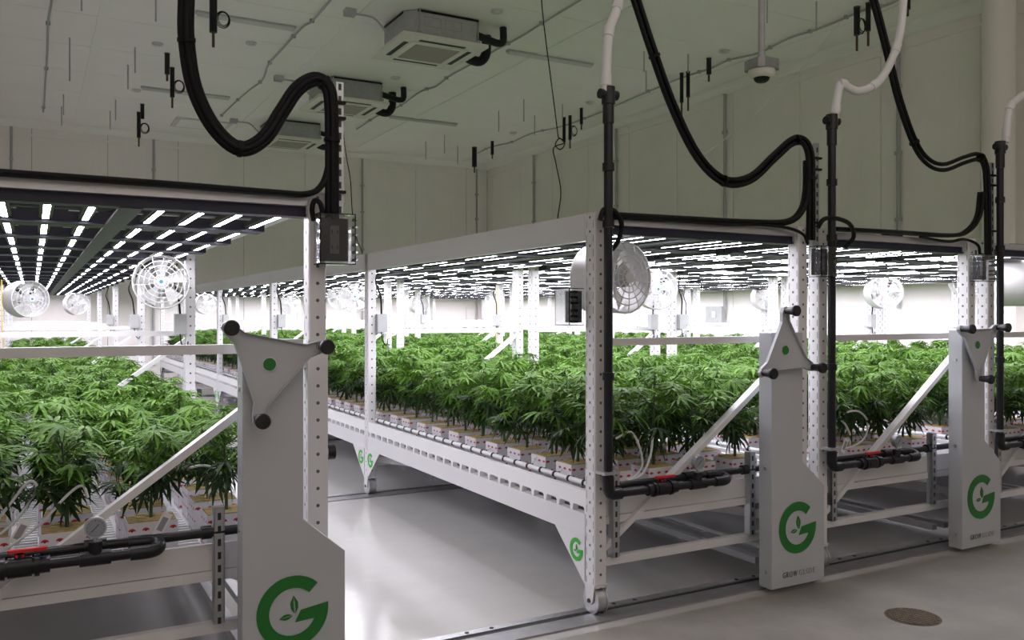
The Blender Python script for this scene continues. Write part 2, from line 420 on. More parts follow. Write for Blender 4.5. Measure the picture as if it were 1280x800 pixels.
for k in range(NB):
    for lx in (0, W-.05):
        xo, xi = (lx+.0, lx+.05)
        y0 = k*BAY+(pd if k == 0 else .0); y1 = (k+1)*BAY
        MB().box(xo, xi, y0+.002, y1-.002, .41, .53).build('tray_beam', 'white', rk)
        m = MB(); m.box(xo+.004, xi-.01, k*BAY+.09, (k+1)*BAY-.002, .567, .652)
        for j in range(nx):
            yy = k*BAY+j*tab
            m.prism([(yy-.011+.09, .53), (yy+.011+.09, .53), (yy+.014+.09, .555), (yy+.025+.09, .568), (yy-.025+.09, .568), (yy-.014+.09, .555)], xo+.004, xi-.01, 'x')
        m.build('tray_side', 'tray', rk)
    MB().box(.05, W-.05, k*BAY+.07, (k+1)*BAY+.066, .545, .572).build('tray_floor', 'tray', rk)
m = MB().box(.05, W-.05, .04, .06, .52, .63).box(.05, W-.05, .035, .05, .475, .517); m.build('tray_end', 'white', rk)
MB().box(.05, W-.05, NB*BAY+.03, NB*BAY+.05, .475, .63).build('tray_end', 'white', rk)
m = MB()
cols = [.26, .575, .89, 1.205]
for gx in (.13, .4175, .7325, 1.0475, 1.36):
    wd = .045 if .2 < gx < 1.3 else .03
    n = int(NB*BAY/.05)
    for j in range(n): m.box(gx-wd, gx+wd, .1+j*.05, .1+j*.05+.022, .572, .592)
m.build('tray_rib', 'tray', rk, kind='stuff')
for k in range(NB):
    MB().bar((.04, (k+1)*BAY, .335), (W-.06, k*BAY+.09, .335), .04, .05).build('horizontal_brace', 'white', rk)
    for yy in (k*BAY+BAY*.35, k*BAY+BAY*.7): MB().box(.05, W-.05, yy-.02, yy+.02, .42, .50).build('tray_bearer', 'alu', rk)
for lx in (1.25, 1.38): MB().box(lx, lx+.05, .1, NB*BAY, .085, .125).build('base_channel', 'alu', rk)
strut_me = MB().box(-.022, .022, -.011, .011, .30, .79).box(-.022, -.017, -.011, .035, .30, .79).box(.017, .022, -.011, .035, .30, .79).mesh('slotted_strut', ['slot'])
for lx in (.14, 1.13): ob('slotted_strut', strut_me, rk, (lx, .01, 0))
m = MB().box(W/2-.045, W/2+.045, .06, NB*BAY, 2.036, 2.046)
m.build('cable_gutter', 'tray_grey', rk)
# irrigation lateral along the aisle side
line = MB().cyl((.085, .12, .668), (.085, NB*BAY, .668), .016, 8)
line.build('irrigation_line', 'hose', rk)
m = MB(); rnd = random.Random(4)
j = .22
while j < NB*BAY-.2:
    m.cyl((.085, j-.009, .668), (.085, j+.009, .668), .019, 8); m.cyl((.085, j, .668), (.115, j, .675), .008, 6); j += .155
m.build('drip_emitter', 'black', rk, kind='stuff')
m = MB(); j = .22; n = 0
while j < NB*BAY-.4:
    m.tube(smooth([(.11, j, .675), (.18, j+.05, .66+.03*(n % 3)), (.28+.1*(n % 2), j+.11, .74), (.36+.1*(n % 2), j+.12, .735)], 3), .0035, 4); j += .31; n += 1
m.build('drip_tube', 'hose', rk, kind='stuff')
m = MB().cyl((.085, .05, .668), (.085, .13, .668), .019, 10); m.build('line_connector', 'pipe', rk)
racks = []
labs = ['white mobile grow rack at far left, nearest the camera', 'long white mobile grow rack in the middle beyond the open aisle',
        'white mobile grow rack right of the middle rack, behind its drive cabinet', 'white mobile grow rack starting at the right edge of the picture',
        'white grow rack seen beyond the right-hand racks', 'white grow rack farthest right along the wall']
for i, x in enumerate(RX):
    o = rk if i == 0 else copy_tree(rk)
    o.location = (x, Y0, 0); o['label'] = labs[i]; o['group'] = 'mobile grow racks'; racks.append(o)
    if i == 1:
        for ch in o.children:
            if ch.name.startswith('top_beam') and min(v.co.x for v in ch.data.vertices) < .01: ch.data = deep_beam

# ---------------------------------------------------------------- grow lights
fx = thing('grow_light', 'x', 'grow light')
LP = .875
bar = MB(); bar.box(-.027, .027, .065, LP-.065, .006, .03, 0)
bar.add([(-.013, .12, .0), (-.013, LP/2-.014, .0), (.013, LP/2-.014, .0), (.013, .12, .0)], [(0, 1, 2, 3)], 1)
bar.add([(-.013, LP/2+.012, .0), (-.013, LP-.12, .0), (.013, LP-.12, .0), (.013, LP/2+.012, .0)], [(0, 1, 2, 3)], 1)
bar.box(-.017, -.0135, .07, LP-.07, -.001, .006, 0); bar.box(.0135, .017, .07, LP-.07, -.001, .006, 0)
bar_me = bar.mesh('led_bar', ['led_house', 'led'])
cross_me = MB().box(-.72, .72, .0, .085, -.012, .045).box(-.065, .065, -.005, .065, .05, .105).mesh('cross_bar', ['led_frame'])
cross2 = MB().box(-.72, .72, LP-.075, LP-.005, -.012, .045).mesh('cross_bar', ['led_frame'])
for dx in (-.64, -.465, -.30, -.135, .135, .30, .465, .64): ob('led_bar', bar_me, fx, (dx, 0, 0))
ob('cross_bar', cross_me, fx); ob('cross_bar', cross2, fx)
MB().box(-.42, -.2, .01, .11, .05, .085).box(-.38, -.35, .005, .01, .06, .075, 1).build('driver_box', ['led_frame', 'blue'], fx)
MB().box(-.70, .70, LP*.30, LP*.36, .03, .05).box(-.70, .70, LP*.62, LP*.70, .03, .05).build('back_plate', 'led_frame', fx)
rngs = 'frame cross bars'
first = True
for i, x in enumerate(RX):
    for j in range(NB*4):
        loc = (x+W/2, Y0+.05+j*(NB*BAY-.06)/(NB*4), 2.052)
        lab = 'black framed LED grow light, %s from the front under the %s canopy' % (ordn(j), RN[i])
        if first: fx.location = loc; o = fx; first = False
        else: o = copy_tree(fx, loc)
        o['label'] = lab; o['group'] = 'LED grow lights above the plants'

# ---------------------------------------------------------------- drive cabinets
def cabinet(x, ang, lab, spin_dx=.10, lean=0):
    t = thing('drive_cabinet', lab, 'cabinet', (x, 3.59, 0), group='drive cabinets on the rack ends')
    poly = [(0, .03), (.43, .03), (.43, .59), (.25, .745), (.25, 1.50), (0, 1.50)]
    m = MB(); m.prism(poly, 0, .10, 'y')
    bd = m.build('cover', 'cabinet', t)
    bv = bd.modifiers.new('bevel', 'BEVEL'); bv.width = .004; bv.segments = 2; bv.limit_method = 'ANGLE'
    s = MB()
    for z in (.12, .72, 1.30): s.cyl((0, .05, z), (-.006, .05, z), .011, 8)
    s.build('screw', 'steel', bd, kind='stuff')
    e = MB(); gee(e, .205, .365, .15, -.001, .003); e.build('emblem', 'green', t, label='green round letter emblem with two leaves')
    for body, x0, mt, off in (('GROW', .085, 'txt', .0010), ('GLIDE', .215, 'txt2', 0)):
        cu = bpy.data.curves.new('lettering', 'FONT'); cu.body = body; cu.size = .046; cu.extrude = .0008; cu.offset = off*.6; cu.space_character = 1.3
        tmp = bpy.data.objects.new('tmp', cu); COL.objects.link(tmp); bpy.context.view_layer.update()
        me = bpy.data.meshes.new_from_object(tmp.evaluated_get(bpy.context.evaluated_depsgraph_get()))
        bpy.data.objects.remove(tmp)
        wdt = max(v.co.x for v in me.vertices)
        for v in me.vertices: v.co.x *= .118/wdt if body == 'GROW' else .135/wdt
        me.materials.clear(); me.materials.append(M[mt])
        o = ob('lettering', me, t, (x0, -.002, .085)); o.rotation_euler = (R(90), 0, 0)
    # hub and three-armed hand wheel
    hw = ob('hand_wheel', None, t, (spin_dx, -.035, 1.40)); hw.rotation_euler = (0, -R(ang), 0)
    o = []; fl = []
    for k in range(3):
        a = R(120*k); c, s2 = math.cos(a), math.sin(a)
        for (rr, wv) in ((.125, -.052), (.165, -.030), (.215, -.027), (.245, -.016), (.25, 0), (.245, .016), (.215, .027), (.165, .030), (.125, .052)):
            o.append((rr*c-wv*s2, rr*s2+wv*c))
    pl = MB().prism(o, 0, .003, 'y')
    n = len(o)
    for q in range(n):
        a, b_ = o[q], o[(q+1) % n]
        pl.add([(a[0], 0.003, a[1]), (b_[0], 0.003, b_[1]), (b_[0], -.018, b_[1]), (a[0], -.018, a[1])], [(0, 1, 2, 3)])
        a2 = (a[0]*.975, a[1]*.975); b2 = (b_[0]*.975, b_[1]*.975)
        pl.add([(a2[0], 0, a2[1]), (b2[0], 0, b2[1]), (b2[0], -.018, b2[1]), (a2[0], -.018, a2[1])], [(3, 2, 1, 0)])
        pl.add([(a2[0], -.018, a2[1]), (b2[0], -.018, b2[1]), (b_[0], -.018, b_[1]), (a[0], -.018, a[1])], [(0, 1, 2, 3)])
    me = pl.mesh('hand_wheel', ['cabinet']); hw2 = me
    # the hand wheel itself carries the plate mesh
    bpy.data.objects.remove(hw)
    hw = ob('hand_wheel', me, t, (spin_dx, -.035, 1.40)); hw.rotation_euler = (0, -R(ang), 0)
    MB().cyl((0, .003, 0), (0, .036, 0), .05, 20).build('hub', 'steel', hw)
    MB().cyl((0, -.004, 0), (0, .0, 0), .026, 24).cyl((0, -.003, 0), (0, 0, 0), .030, 24, 1).build('hub_cap', ['green', 'alu'], hw)
    for k in range(3):
        a = R(120*k); c, s2 = math.cos(a)*.225, math.sin(a)*.225
        MB().cyl((c, 0, s2), (c, -.02, s2), .021, 16, 1).tube([(c, -.016, s2), (c, -.03, s2), (c, -.07, s2), (c, -.085, s2), (c, -.10, s2), (c, -.104, s2)], .02, 20,
             rs=[.018, .019, .024, .031, .031, .026]).build('knob', ['knob', 'alu'], hw)
    return t
cabs = [cabinet(RX[0]+W-.405, 138, 'grey drive cabinet on the left rack, nearest and cropped by the lower edge', .10),
        cabinet(RX[1]+W-.50, 93, 'white drive cabinet on the middle rack with upright three-armed wheel', .07),
        cabinet(RX[2]+W-.44, 31, 'white drive cabinet right of centre rack, farthest right with green emblem', .11)]

# ---------------------------------------------------------------- boxes on posts
def clear_box(loc, rz, lab, sc_=1.0):
    t = thing('outlet_box', lab, 'box', loc, rz, 'weatherproof outlet boxes')
    MB().box(-.06*sc_, .06*sc_, -.04, 0, -.085*sc_, .085*sc_, b=.01).build('housing', 'pipe', t)
    MB().box(-.018*sc_, .018*sc_, -.046, -.04, -.055*sc_, .055*sc_).build('outlet', 'txt', t)
    m = MB(); s = sc_
    for k in (-1, 1): m.box(-.014*s, -.008*s, -.048, -.046, k*.03*s-.008, k*.03*s+.008); m.box(.008*s, .014*s, -.048, -.046, k*.03*s-.008, k*.03*s+.008)
    m.build('socket_slot', 'groove', t, kind='stuff')
    m = MB(); a, b_, h = .072*s, -.095, .10*s
    m.box(-a, a, b_, b_+.004, -h, h); m.box(-a, -a+.004, b_, 0, -h, h); m.box(a-.004, a, b_, 0, -h, h); m.box(-a, a, b_, 0, h-.004, h); m.box(-a, a, b_, 0, -h, -h+.004)
    c = m.build('clear_cover', 'clear', t)
    m = MB()
    for z in (-.08, -.05, -.02, .02, .05, .08): m.box(a-.0, a+.012, b_*.9, b_*.5, z*s-.006, z*s+.006)
    m.build('hinge_rib', 'clear', c, kind='stuff')
    return t
p = PY(416, 300, Y0-.03); clear_box((p.x, Y0-.012, p.z), 0, 'clear covered outlet box at top of the left rack post, by cable mast', 1.12)
p = PY(1032, 327, Y0-.08); clear_box((p.x, Y0-.012, p.z), 0, 'clear covered outlet box above the middle drive cabinet', .95)
p = PY(1232, 335, Y0-.08); clear_box((p.x, Y0-.012, p.z), 0, 'clear covered outlet box above the rightmost drive cabinet', .95)
clear_box((RX[1]-.005, Y0+.165, 1.645), R(-90), 'clear covered outlet box on aisle side of the middle rack post', 1.0)

# ---------------------------------------------------------------- pipework manifolds
def manifold(rx, lab, riser=True, zt=2.75, hx=0.0):
    t = thing('water_manifold', lab, 'pipe', (rx, Y0-.06, 0), group='black water manifolds on rack fronts')
    z = .665; r = .021; px = .045
    if riser:
        MB().cyl((px, 0, z), (px, 0, zt), .024, 16).build('riser_pipe', 'pipe', t)
        for zz in (1.28, 2.08, zt-.35): MB().cyl((px, 0, zz-.02), (px, 0, zz+.02), .032, 16).build('coupling', 'pipe', t)
        m = MB().cyl((px, 0, zt-.02), (px, 0, zt+.07), .036, 16).cyl((px-.055, 0, zt+.03), (px+.055, 0, zt+.03), .026, 12).cyl((px, 0, zt-.12), (px, 0, zt-.02), .030, 16)
        m.build('top_valve', 'pipe', t)
        MB().box(px-.045, px+.045, -.03, .05, z+.10, z+.116).build('pipe_clamp', 'steel', t)
        m = MB().tube([(px, 0, z+.09), (px, 0, z+.02), (px+.012, 0, z-.0), (px+.03, 0, z-.008), (px+.08, 0, z-.008)], .031, 16)
        m.build('elbow', 'pipe', t)
    zz = z-.008
    MB().cyl((px+.03, 0, zz), (.80, 0, zz), r, 16).build('feed_pipe', 'pipe', t)
    m = MB().cyl((.30, 0, zz), (.36, 0, zz), .032, 12).cyl((.36, 0, zz), (.44, 0, zz), .038, 16).cyl((.44, 0, zz), (.50, 0, zz), .032, 12).cyl((.335, 0, zz), (.352, 0, zz), .041, 12).cyl((.448, 0, zz), (.465, 0, zz), .041, 12).cyl((.40, 0, zz), (.40, 0, zz+.05), .018, 10)
    v = m.build('ball_valve', 'pipe', t)
    MB().box(.36, .49, -.011, .011, zz+.056, zz+.067, b=.004).box(.385, .415, -.016, .016, zz+.04, zz+.05).build('valve_handle', 'red', v)
    MB().cyl((.60, 0, zz), (.71, 0, zz), .029, 14).cyl((.655, 0, zz), (.655, 0, zz+.065), .025, 14).build('tee', 'pipe', t)
    g = MB().cyl((.655, .012, zz+.12), (.655, -.018, zz+.12), .040, 24).cyl((.655, 0, zz+.06), (.655, 0, zz+.09), .01, 8).build('pressure_gauge', 'steel', t)
    MB().cyl((.655, -.0185, zz+.12), (.655, -.0195, zz+.12), .035, 24).build('dial', 'face', g)
    m = MB().bar((.640, -.0205, zz+.105), (.667, -.0205, zz+.134), .003, .002)
    for q in range(11):
        a = R(-45+27*q); m.bar((.655+.026*math.cos(a), -.0203, zz+.12+.026*math.sin(a)), (.655+.032*math.cos(a), -.0203, zz+.12+.032*math.sin(a)), .0022, .001)
    m.build('dial_marks', 'groove', g)
    MB().tube(smooth([(.78, 0, zz), (.85, 0, zz), (.885, .02, zz+.006), (.885, .055, zz+.018), (.85, .075, zz+.022), (.78, .078, zz+.022)], 4), .028, 14).build('return_bend', 'pipe', t)
    MB().cyl((.13, .078, zz+.024), (1.38, .078, zz+.03), r*.95, 16).cyl((.62, .078, zz+.027), (.70, .078, zz+.027), .028, 14).cyl((1.06, .078, zz+.03), (1.10, .078, zz+.03), .028, 14).build('header_pipe', 'pipe', t)
    return t
manifold(RX[0], 'black water manifold with gauge and valve across left rack front', riser=False)
def zt_of(px, py, Y): return PY(px, py, Y).z
manifold(RX[1], 'black water manifold with tall riser and red valve on middle rack', zt=zt_of(757, 125, Y0-.06))
manifold(RX[2], 'black water manifold with riser between the two white drive cabinets', zt=zt_of(1043, 158, Y0-.06))
manifold(RX[3], 'black water manifold and riser at the right edge of the picture', zt=zt_of(1257, 190, Y0-.06))
def hose(pts, r, lab, col='hose', name='water_hose', cat='hose', k=6, n=12, clamps=()):
    pts = [PY(a, b, y) for a, b, y in pts]; sp = smooth(pts, k)
    t = thing(name, lab, cat, tuple(sp[0])); m = MB().tube([q-sp[0] for q in sp], r, n); m.build('tube', col, t)
    for c in clamps:
        q = sp[c]-sp[0]; d = (sp[c+1]-sp[c-1]).normalized()
        MB().cyl(q-d*.03, q+d*.03, r*1.18, n).build('clamp', col, t)
    return t
YR = Y0-.06
hose([(757, 115, YR), (758, 90, YR), (761, 40, YR+.02), (769, 18, YR+.05), (777, -14, YR+.1), (782, -40, YR+.12)], .026, 'white flexible water hose rising from the middle rack riser', clamps=(4, 12, 20))
hose([(1043, 148, YR), (1046, 125, YR), (1050, 106, YR), (1058, 108, YR), (1072, 114, YR), (1092, 107, YR), (1107, 90, YR), (1120, 60, YR), (1127, 28, YR), (1131, -30, YR)], .026, 'white sagging water hose above the middle drive cabinet', clamps=(3, 14, 30, 42))
hose([(1257, 178, YR), (1259, 155, YR), (1263, 134, YR), (1275, 121, YR), (1300, 100, YR), (1340, 30, YR)], .026, 'white water hose at the right edge of the picture', clamps=(3, 12))

# ---------------------------------------------------------------- power cables and masts
def bundle(pts, rr, offs, lab, ties=()):
    pts = [PY(a, b, y) for a, b, y in pts]; sp = smooth(pts, 6)
    t = thing('cable_bundle', lab, 'cable', tuple(sp[0]))
    for j, (ox, oy) in enumerate(offs):
        m = []; 
        for i, q in enumerate(sp):
            d = (sp[min(i+1, len(sp)-1)]-sp[max(i-1, 0)]).normalized(); nx_ = Vector((-d.z, 0, d.x)).normalized()
            m.append(q-sp[0]+nx_*ox+Vector((0, oy, 0)))
        MB().tube(m, rr, 8).build('cable', 'cable', t)
    for c in ties:
        q = sp[c]-sp[0]; d = (sp[c+1]-sp[c-1]).normalized(); MB().cyl(q-d*.008, q+d*.008, rr*2.4, 12).build('cable_tie', 'cable', t)
    return t
O4 = [(-.018, 0), (.018, 0), (0, .022), (0, -.012)]
YC = Y0-.03
bundle([(236, -40, YC-.1), (233, 0, YC-.08), (233, 50, YC-.06), (243, 110, YC-.03), (268, 160, YC), (300, 186, YC), (330, 173, YC), (352, 140, YC), (372, 111, YC), (394, 99, YC), (409, 108, YC), (414, 132, YC), (415, 200, YC), (415, 276, YC)],
       .015, O4, 'thick black power cable bundle looping above the left rack', (12, 30, 58, 70))
bundle([(413, 170, YC), (412, 205, YC), (404, 230, YC), (385, 242, YC), (340, 240, YC), (200, 229, YC), (0, 215, YC), (-160, 203, YC)], .013, [(0, 0), (0, .025)], 'black power cables lying along the left rack front beam')
bundle([(404, 268, YC-.02), (400, 254, YC-.02), (393, 251, YC), (390, 262, YC), (392, 275, YC+.03)], .012, [(0, 0)], 'short black cable loop entering the left outlet box')
bundle([(782, -40, YC-.02), (795, 0, YC), (818, 70, YC), (842, 135, YC), (872, 195, YC), (905, 226, YC), (938, 223, YC), (968, 196, YC), (990, 177, YC), (1005, 177, YC), (1013, 195, YC), (1014, 240, YC), (1014, 300, YC)],
       .014, O4[:3], 'thick black power cable bundle looping above the middle rack', (12, 30, 50, 64))
bundle([(1011, 200, YC), (1010, 240, YC), (1003, 264, YC), (985, 276, YC), (940, 277, YC), (860, 273, YC), (765, 268, YC)], .014, [(0, 0), (0, .028), (.012, .014)], 'black power cables lying along the middle rack front beam')
bundle([(1010, 305, YC), (1004, 293, YC), (985, 285, YC), (950, 281, YC), (900, 280, YC), (830, 274, YC)], .010, [(0, 0)], 'thin black cable dipping into the middle outlet box')
bundle([(750, 275, YC-.02), (755, 262, YC-.02), (768, 264, YC-.03), (777, 280, YC-.03), (773, 300, YC), (765, 312, YC+.05)], .014, [(0, 0)], 'black cable loop over the middle rack left post')
bundle([(1022, 285, YC-.02), (1030, 274, YC-.04), (1045, 273, YC-.05), (1062, 280, YC-.04), (1067, 296, YC), (1056, 310, YC+.04)], .014, [(0, 0)], 'black cable arch over the post behind the middle outlet box')
bundle([(1078, -40, YC), (1092, 0, YC), (1108, 60, YC), (1124, 125, YC), (1143, 178, YC), (1160, 202, YC), (1180, 209, YC), (1205, 200, YC), (1222, 196, YC), (1231, 205, YC), (1234, 235, YC), (1235, 325, YC)],
       .014, [(-.02, 0), (.02, 0)], 'black power cable pair looping above the rightmost cabinet', (24, 50))
bundle([(1229, 240, YC), (1225, 270, YC), (1212, 288, YC), (1190, 294, YC), (1120, 290, YC), (1045, 286, YC)], .014, [(0, 0), (0, .028)], 'black power cables lying along the right-hand rack front beam')
bundle([(1225, 318, YC), (1222, 306, YC), (1205, 299, YC), (1185, 302, YC), (1150, 296, YC)], .010, [(0, 0)], 'thin black cable dipping into the rightmost outlet box')
def mast(px, py, lab):
    a = PY(px, py, Y0+.0); t = thing('cable_mast', lab, 'strut', (a.x, Y0-.012, 0), group='slotted cable masts')
    MB().box(-.017, .017, -.01, .012, 1.95, a.z).build('channel', 'slot', t)
    m = MB()
    for z in (a.z-.1, a.z-.17, a.z-.5): m.box(-.06, .022, -.03, .014, z, z+.012)
    m.build('tie', 'cable', t, kind='stuff')
mast(423, 104, 'slotted steel cable mast on the left rack corner post')
mast(1018, 180, 'slotted steel cable mast above the middle drive cabinet')
mast(1237, 204, 'slotted steel cable mast above the rightmost drive cabinet')

# ---------------------------------------------------------------- fans
RF = .2
fan = thing('basket_fan', 'x', 'fan')
m = MB()
for (ya, yb) in ((-.12, .12),):
    n = 32; o = []; 
    for r_, fl in ((RF, 1), (RF-.006, -1)):
        v = [(r_*math.cos(2*math.pi*k/n), y, r_*math.sin(2*math.pi*k/n)) for y in (ya, yb) for k in range(n)]
        m.add(v, [(k, (k+1) % n, (k+1) % n+n, k+n)[::fl] for k in range(n)], 0, True)
m.build('drum', 'whiteg', fan)
for y, nm in ((-.12, 'front_cage'), (.12, 'rear_cage')):
    m = MB(); sg = -1 if y < 0 else 1
    for r_ in (.05, .085, .12, .155, .2):
        yy = y+sg*.035*math.sqrt(max(0, 1-(r_/.2)**2))
        m.tube([(r_*math.cos(2*math.pi*k/24), yy, r_*math.sin(2*math.pi*k/24)) for k in range(24)], .0035 if r_ < .19 else .006, 4, closed=True)
    for k in range(14):
        a = 2*math.pi*k/14+.1
        m.tube([(r_*math.cos(a+.25*(1-r_/.2)), y+sg*.035*math.sqrt(max(0, 1-(r_/.2)**2)), r_*math.sin(a+.25*(1-r_/.2))) for r_ in (.03, .085, .14, .2)], .0028, 4)
    m.cyl((0, y+sg*.03, 0), (0, y+sg*.04, 0), .03, 16)
    c = m.build(nm, 'whiteg', fan)
    if sg < 0: MB().cyl((0, y-.042, 0), (0, y-.04, 0), .014, 12).build('hub_badge', 'blue', c)
m = MB().cyl((0, -.02, 0), (0, .11, 0), .055, 20); m.build('motor', 'duct', fan)
m = MB()
for k in range(5):
    a = 2*math.pi*k/5
    c, s = math.cos(a), math.sin(a); c2, s2 = math.cos(a+.7), math.sin(a+.7)
    m.add([(.05*c, -.03, .05*s), (.185*c, -.05, .185*s), (.185*c2, .02, .185*s2), (.05*c2, .0, .05*s2), (.05*c, -.026, .05*s), (.185*c, -.046, .185*s), (.185*c2, .024, .185*s2), (.05*c2, .004, .05*s2)],
          [(0, 1, 2, 3), (7, 6, 5, 4), (0, 4, 5, 1), (1, 5, 6, 2), (2, 6, 7, 3), (3, 7, 4, 0)])
m.build('blade', 'whiteg', fan)
fans = [(202, 353, Y0+BAY-.25, 8, 'white basket fan on the left rack, largest of the front-facing fans'),
        (32, 374, Y0+2*BAY+.2, -24, 'white basket fan second from the left, tilted, under left rack lights'),
        (95, 380, Y0+4*BAY+.1, -12, 'small white basket fan far back under the left rack lights'),
        (257, 380, Y0+4*BAY, 0, 'white basket fan partly hidden behind a left rack post'),
        (363, 380, Y0+4*BAY, 12, 'small distant white basket fan behind the left cable mast post'),
        (444, 371, Y0+2*BAY, 20, 'white basket fan just left of middle rack second post'),
        (425, 372, Y0+3*BAY, 25, 'white basket fan overlapped by another beside the left rack post'),
        (523, 380, Y0+4*BAY, 5, 'smallest distant white basket fan in the middle rack'),
        (820, 362, Y0+BAY-.3, 30, 'white basket fan right of the middle rack front post'),
        (955, 372, Y0+2*BAY, 27, 'small white basket fan above the middle drive cabinet'),
        (1104, 365, Y0+BAY-.2, 32, 'white basket fan angled left in the right-hand rack'),
        (1208, 352, Y0+BAY-.1, 42, 'white basket fan behind the rightmost cabinet post'),
        (1276, 352, Y0+.35, 150, 'basket fan seen from behind at the right edge'),
        (763, 348, Y0+.28, 172, 'basket fan seen from behind, on middle rack front post')]
for i, (px, py, Y, rz, lab) in enumerate(fans):
    p = PY(px, py, Y)
    o = fan if i == 0 else copy_tree(fan); o.location = p; o.rotation_euler = (0, 0, R(-rz)); o['label'] = lab; o['group'] = 'white basket fans on the posts'
# fan brackets and small power boxes on posts
j = 0
for i, x in enumerate(RX[:5]):
    for k in (1, 2, 3):
        lx = W-.12 if i % 2 == 0 else .12
        t = thing('power_box', 'small grey power box on %s, %s post row back' % (RN[i], ORD[k]), 'box', (x+lx, Y0+k*BAY-.02, 1.52), group='small power boxes on inner posts')
        MB().box(-.045, .045, -.03, .03, -.07, .09).build('housing', 'duct', t)
        MB().tube(smooth([(0, 0, -.07), (.01, -.01, -.15), (.05, 0, -.19), (.06, .0, -.13)], 4), .005, 6).build('lead', 'cable', t)
        MB().tube(smooth([(0, 0, .09), (-.02, -.03, .25), (-.06, -.02, .38), (-.02, 0, .50)], 5), .008, 6).build('lead', 'cable', t)

# ---------------------------------------------------------------- ceiling kit
def cassette(cx, cy, lab):
    t = thing('ceiling_cassette', lab, 'air conditioner', (cx, cy, 0), group='ceiling cassette air conditioners')
    a = .55; c = .17; zt = H-.01; zb = 5.53
    m = MB().prism([(-a+c, -a), (a-.04, -a), (a, -a+.04), (a, a-c), (a-c, a), (-a+c, a), (-a, a-c), (-a, -a+c)], zb, zt, 'z')
    bd = m.build('body', 'duct', t)
    m = MB()
    for q in (-.30, .02): 
        for (u0, u1, z0, z1) in ((q, q+.26, 0, .006), (q, q+.26, .13, .136), (q, q+.006, 0, .136), (q+.254, q+.26, 0, .136)): m.box(u0, u1, -a-.004, -a, zb+.15+z0, zb+.15+z1)
    m.build('knockout_plate', 'darksteel', bd)
    m = MB().box(-a+c-.02, a, -a-.01, -a+.01, zt-.03, zt).box(-a-.01, -a+.01, -a+c, a-c, zt-.03, zt); m.build('gasket', 'black', bd)
    for q in ((-a+c, -a-.02), (a+.02, -a+.05), (a+.02, a-.1)): MB().cyl((q[0], q[1], zb+.04), (q[0], q[1], H), .012, 6).box(q[0]-.03, q[0]+.03, q[1]-.02, q[1]+.02, zb+.05, zb+.08).build('hanger', 'duct', t)
    pz = 5.48
    m = MB(); b_ = .66
    m.box(-b_, b_, -b_, b_, pz+.0, pz+.05)
    pn = m.build('panel', 'cream', t)
    m = MB()
    for sx, sy, lx, ly in ((0, -.50, .36, .035), (0, .50, .36, .035), (-.50, 0, .035, .36), (.50, 0, .035, .36)): m.box(sx-lx, sx+lx, sy-ly, sy+ly, pz-.003, pz+.001)
    m.build('air_slot', 'black', pn)
    MB().box(-.44, .44, -.44, .44, pz-.012, pz).build('grille_frame', 'cream', pn)
    g = MB().box(-.35, .35, -.35, .35, pz-.014, pz-.012)
    for q in range(-8, 9): g.box(-.35, .35, q*.042-.004, q*.042+.004, pz-.018, pz-.014)
    g.build('intake_grille', 'grille', pn)
    m = MB().tube(smooth([(a-.0, -.42, zb+.20), (a+.25, -.42, zb+.15), (a+.40, -.42, zb+.13), (a+.48, -.42, zb+.18), (a+.48, -.42, H)], 4), .055, 10); m.build('insulated_pipe', 'black', t)
    m = MB().tube(smooth([(a-.0, .12, zb+.1), (a+.18, .10, zb+.0), (a+.34, .08, zb-.02), (a+.42, .05, zb+.07), (a+.44, .05, zb+.2), (a+.44, .05, H)], 4), .075, 10); m.build('insulated_pipe', 'black', t)
    m = MB().box(-a-.75, -a-.6, -.12, .02, H-.09, H).build('isolator_box', 'duct', t)
    MB().tube(smooth([(-a-.6, -.05, H-.05), (-a-.35, -.1, H-.08), (-a-.2, -.1, H-.2), (-a-.05, -.1, H-.36), (-a, -.1, H-.36)], 4), .015, 6).build('flexible_conduit', 'conduit', t)
cassette(5.14, 11.8, 'grey ceiling cassette air conditioner, nearest and largest of three')
cassette(5.11, 15.7, 'middle one of three ceiling cassette air conditioners in line')
cassette(5.10, 19.6, 'farthest of three ceiling cassette air conditioners, near back wall')
for (a, b_, lab) in (((245, 12), (368, 35), 'unlit white tube light on ceiling crossing behind the big cable loop'), ((634, 62), (740, 80), 'unlit white tube light on ceiling right of the nearest cassette'),
                 ((176, 108), (287, 121), 'unlit white tube light on ceiling left of the big cable loop'), ((486, 145), (572, 154), 'unlit white tube light on ceiling, the one nearest the back wall')):
    p = PZ(*a, H); q = PZ(*b_, H); y = (p.y+q.y)/2
    t = thing('tube_light', lab, 'light', (p.x, y, H), group='unlit ceiling tube lights'); L = q.x-p.x
    MB().box(0, L, -.05, .05, -.03, 0).build('housing', 'duct', t); MB().prism([(-.045, -.03), (.045, -.03), (.03, -.065), (-.03, -.065)], .02, L-.02, 'x').build('tube_cover', 'tube', t)
def ccable(pts, lab, r=.016):
    pts = [PZ(a, b_, H)-Vector((0, 0, .03)) for a, b_ in pts]; sp = smooth(pts, 5)
    t = thing('ceiling_conduit', lab, 'conduit', tuple(sp[0])); MB().tube([q-sp[0] for q in sp], r, 6).build('flexible_conduit', 'conduit', t)
    m = MB()
    for q in sp[3::7]: w_ = q-sp[0]; m.box(w_.x-.03, w_.x+.03, w_.y-.02, w_.y+.02, w_.z-.02, w_.z+.03)
    m.build('clip', 'conduit', t)
ccable([(66, -30), (64, 0), (60, 27), (59, 65), (56, 110), (54, 138)], 'wavy grey conduit on ceiling at far left')
ccable([(430, -25), (411, 0), (390, 24), (378, 32), (350, 62), (335, 80), (328, 98), (310, 112), (290, 130), (277, 143)], 'wavy grey conduit on ceiling above the big cable loop')
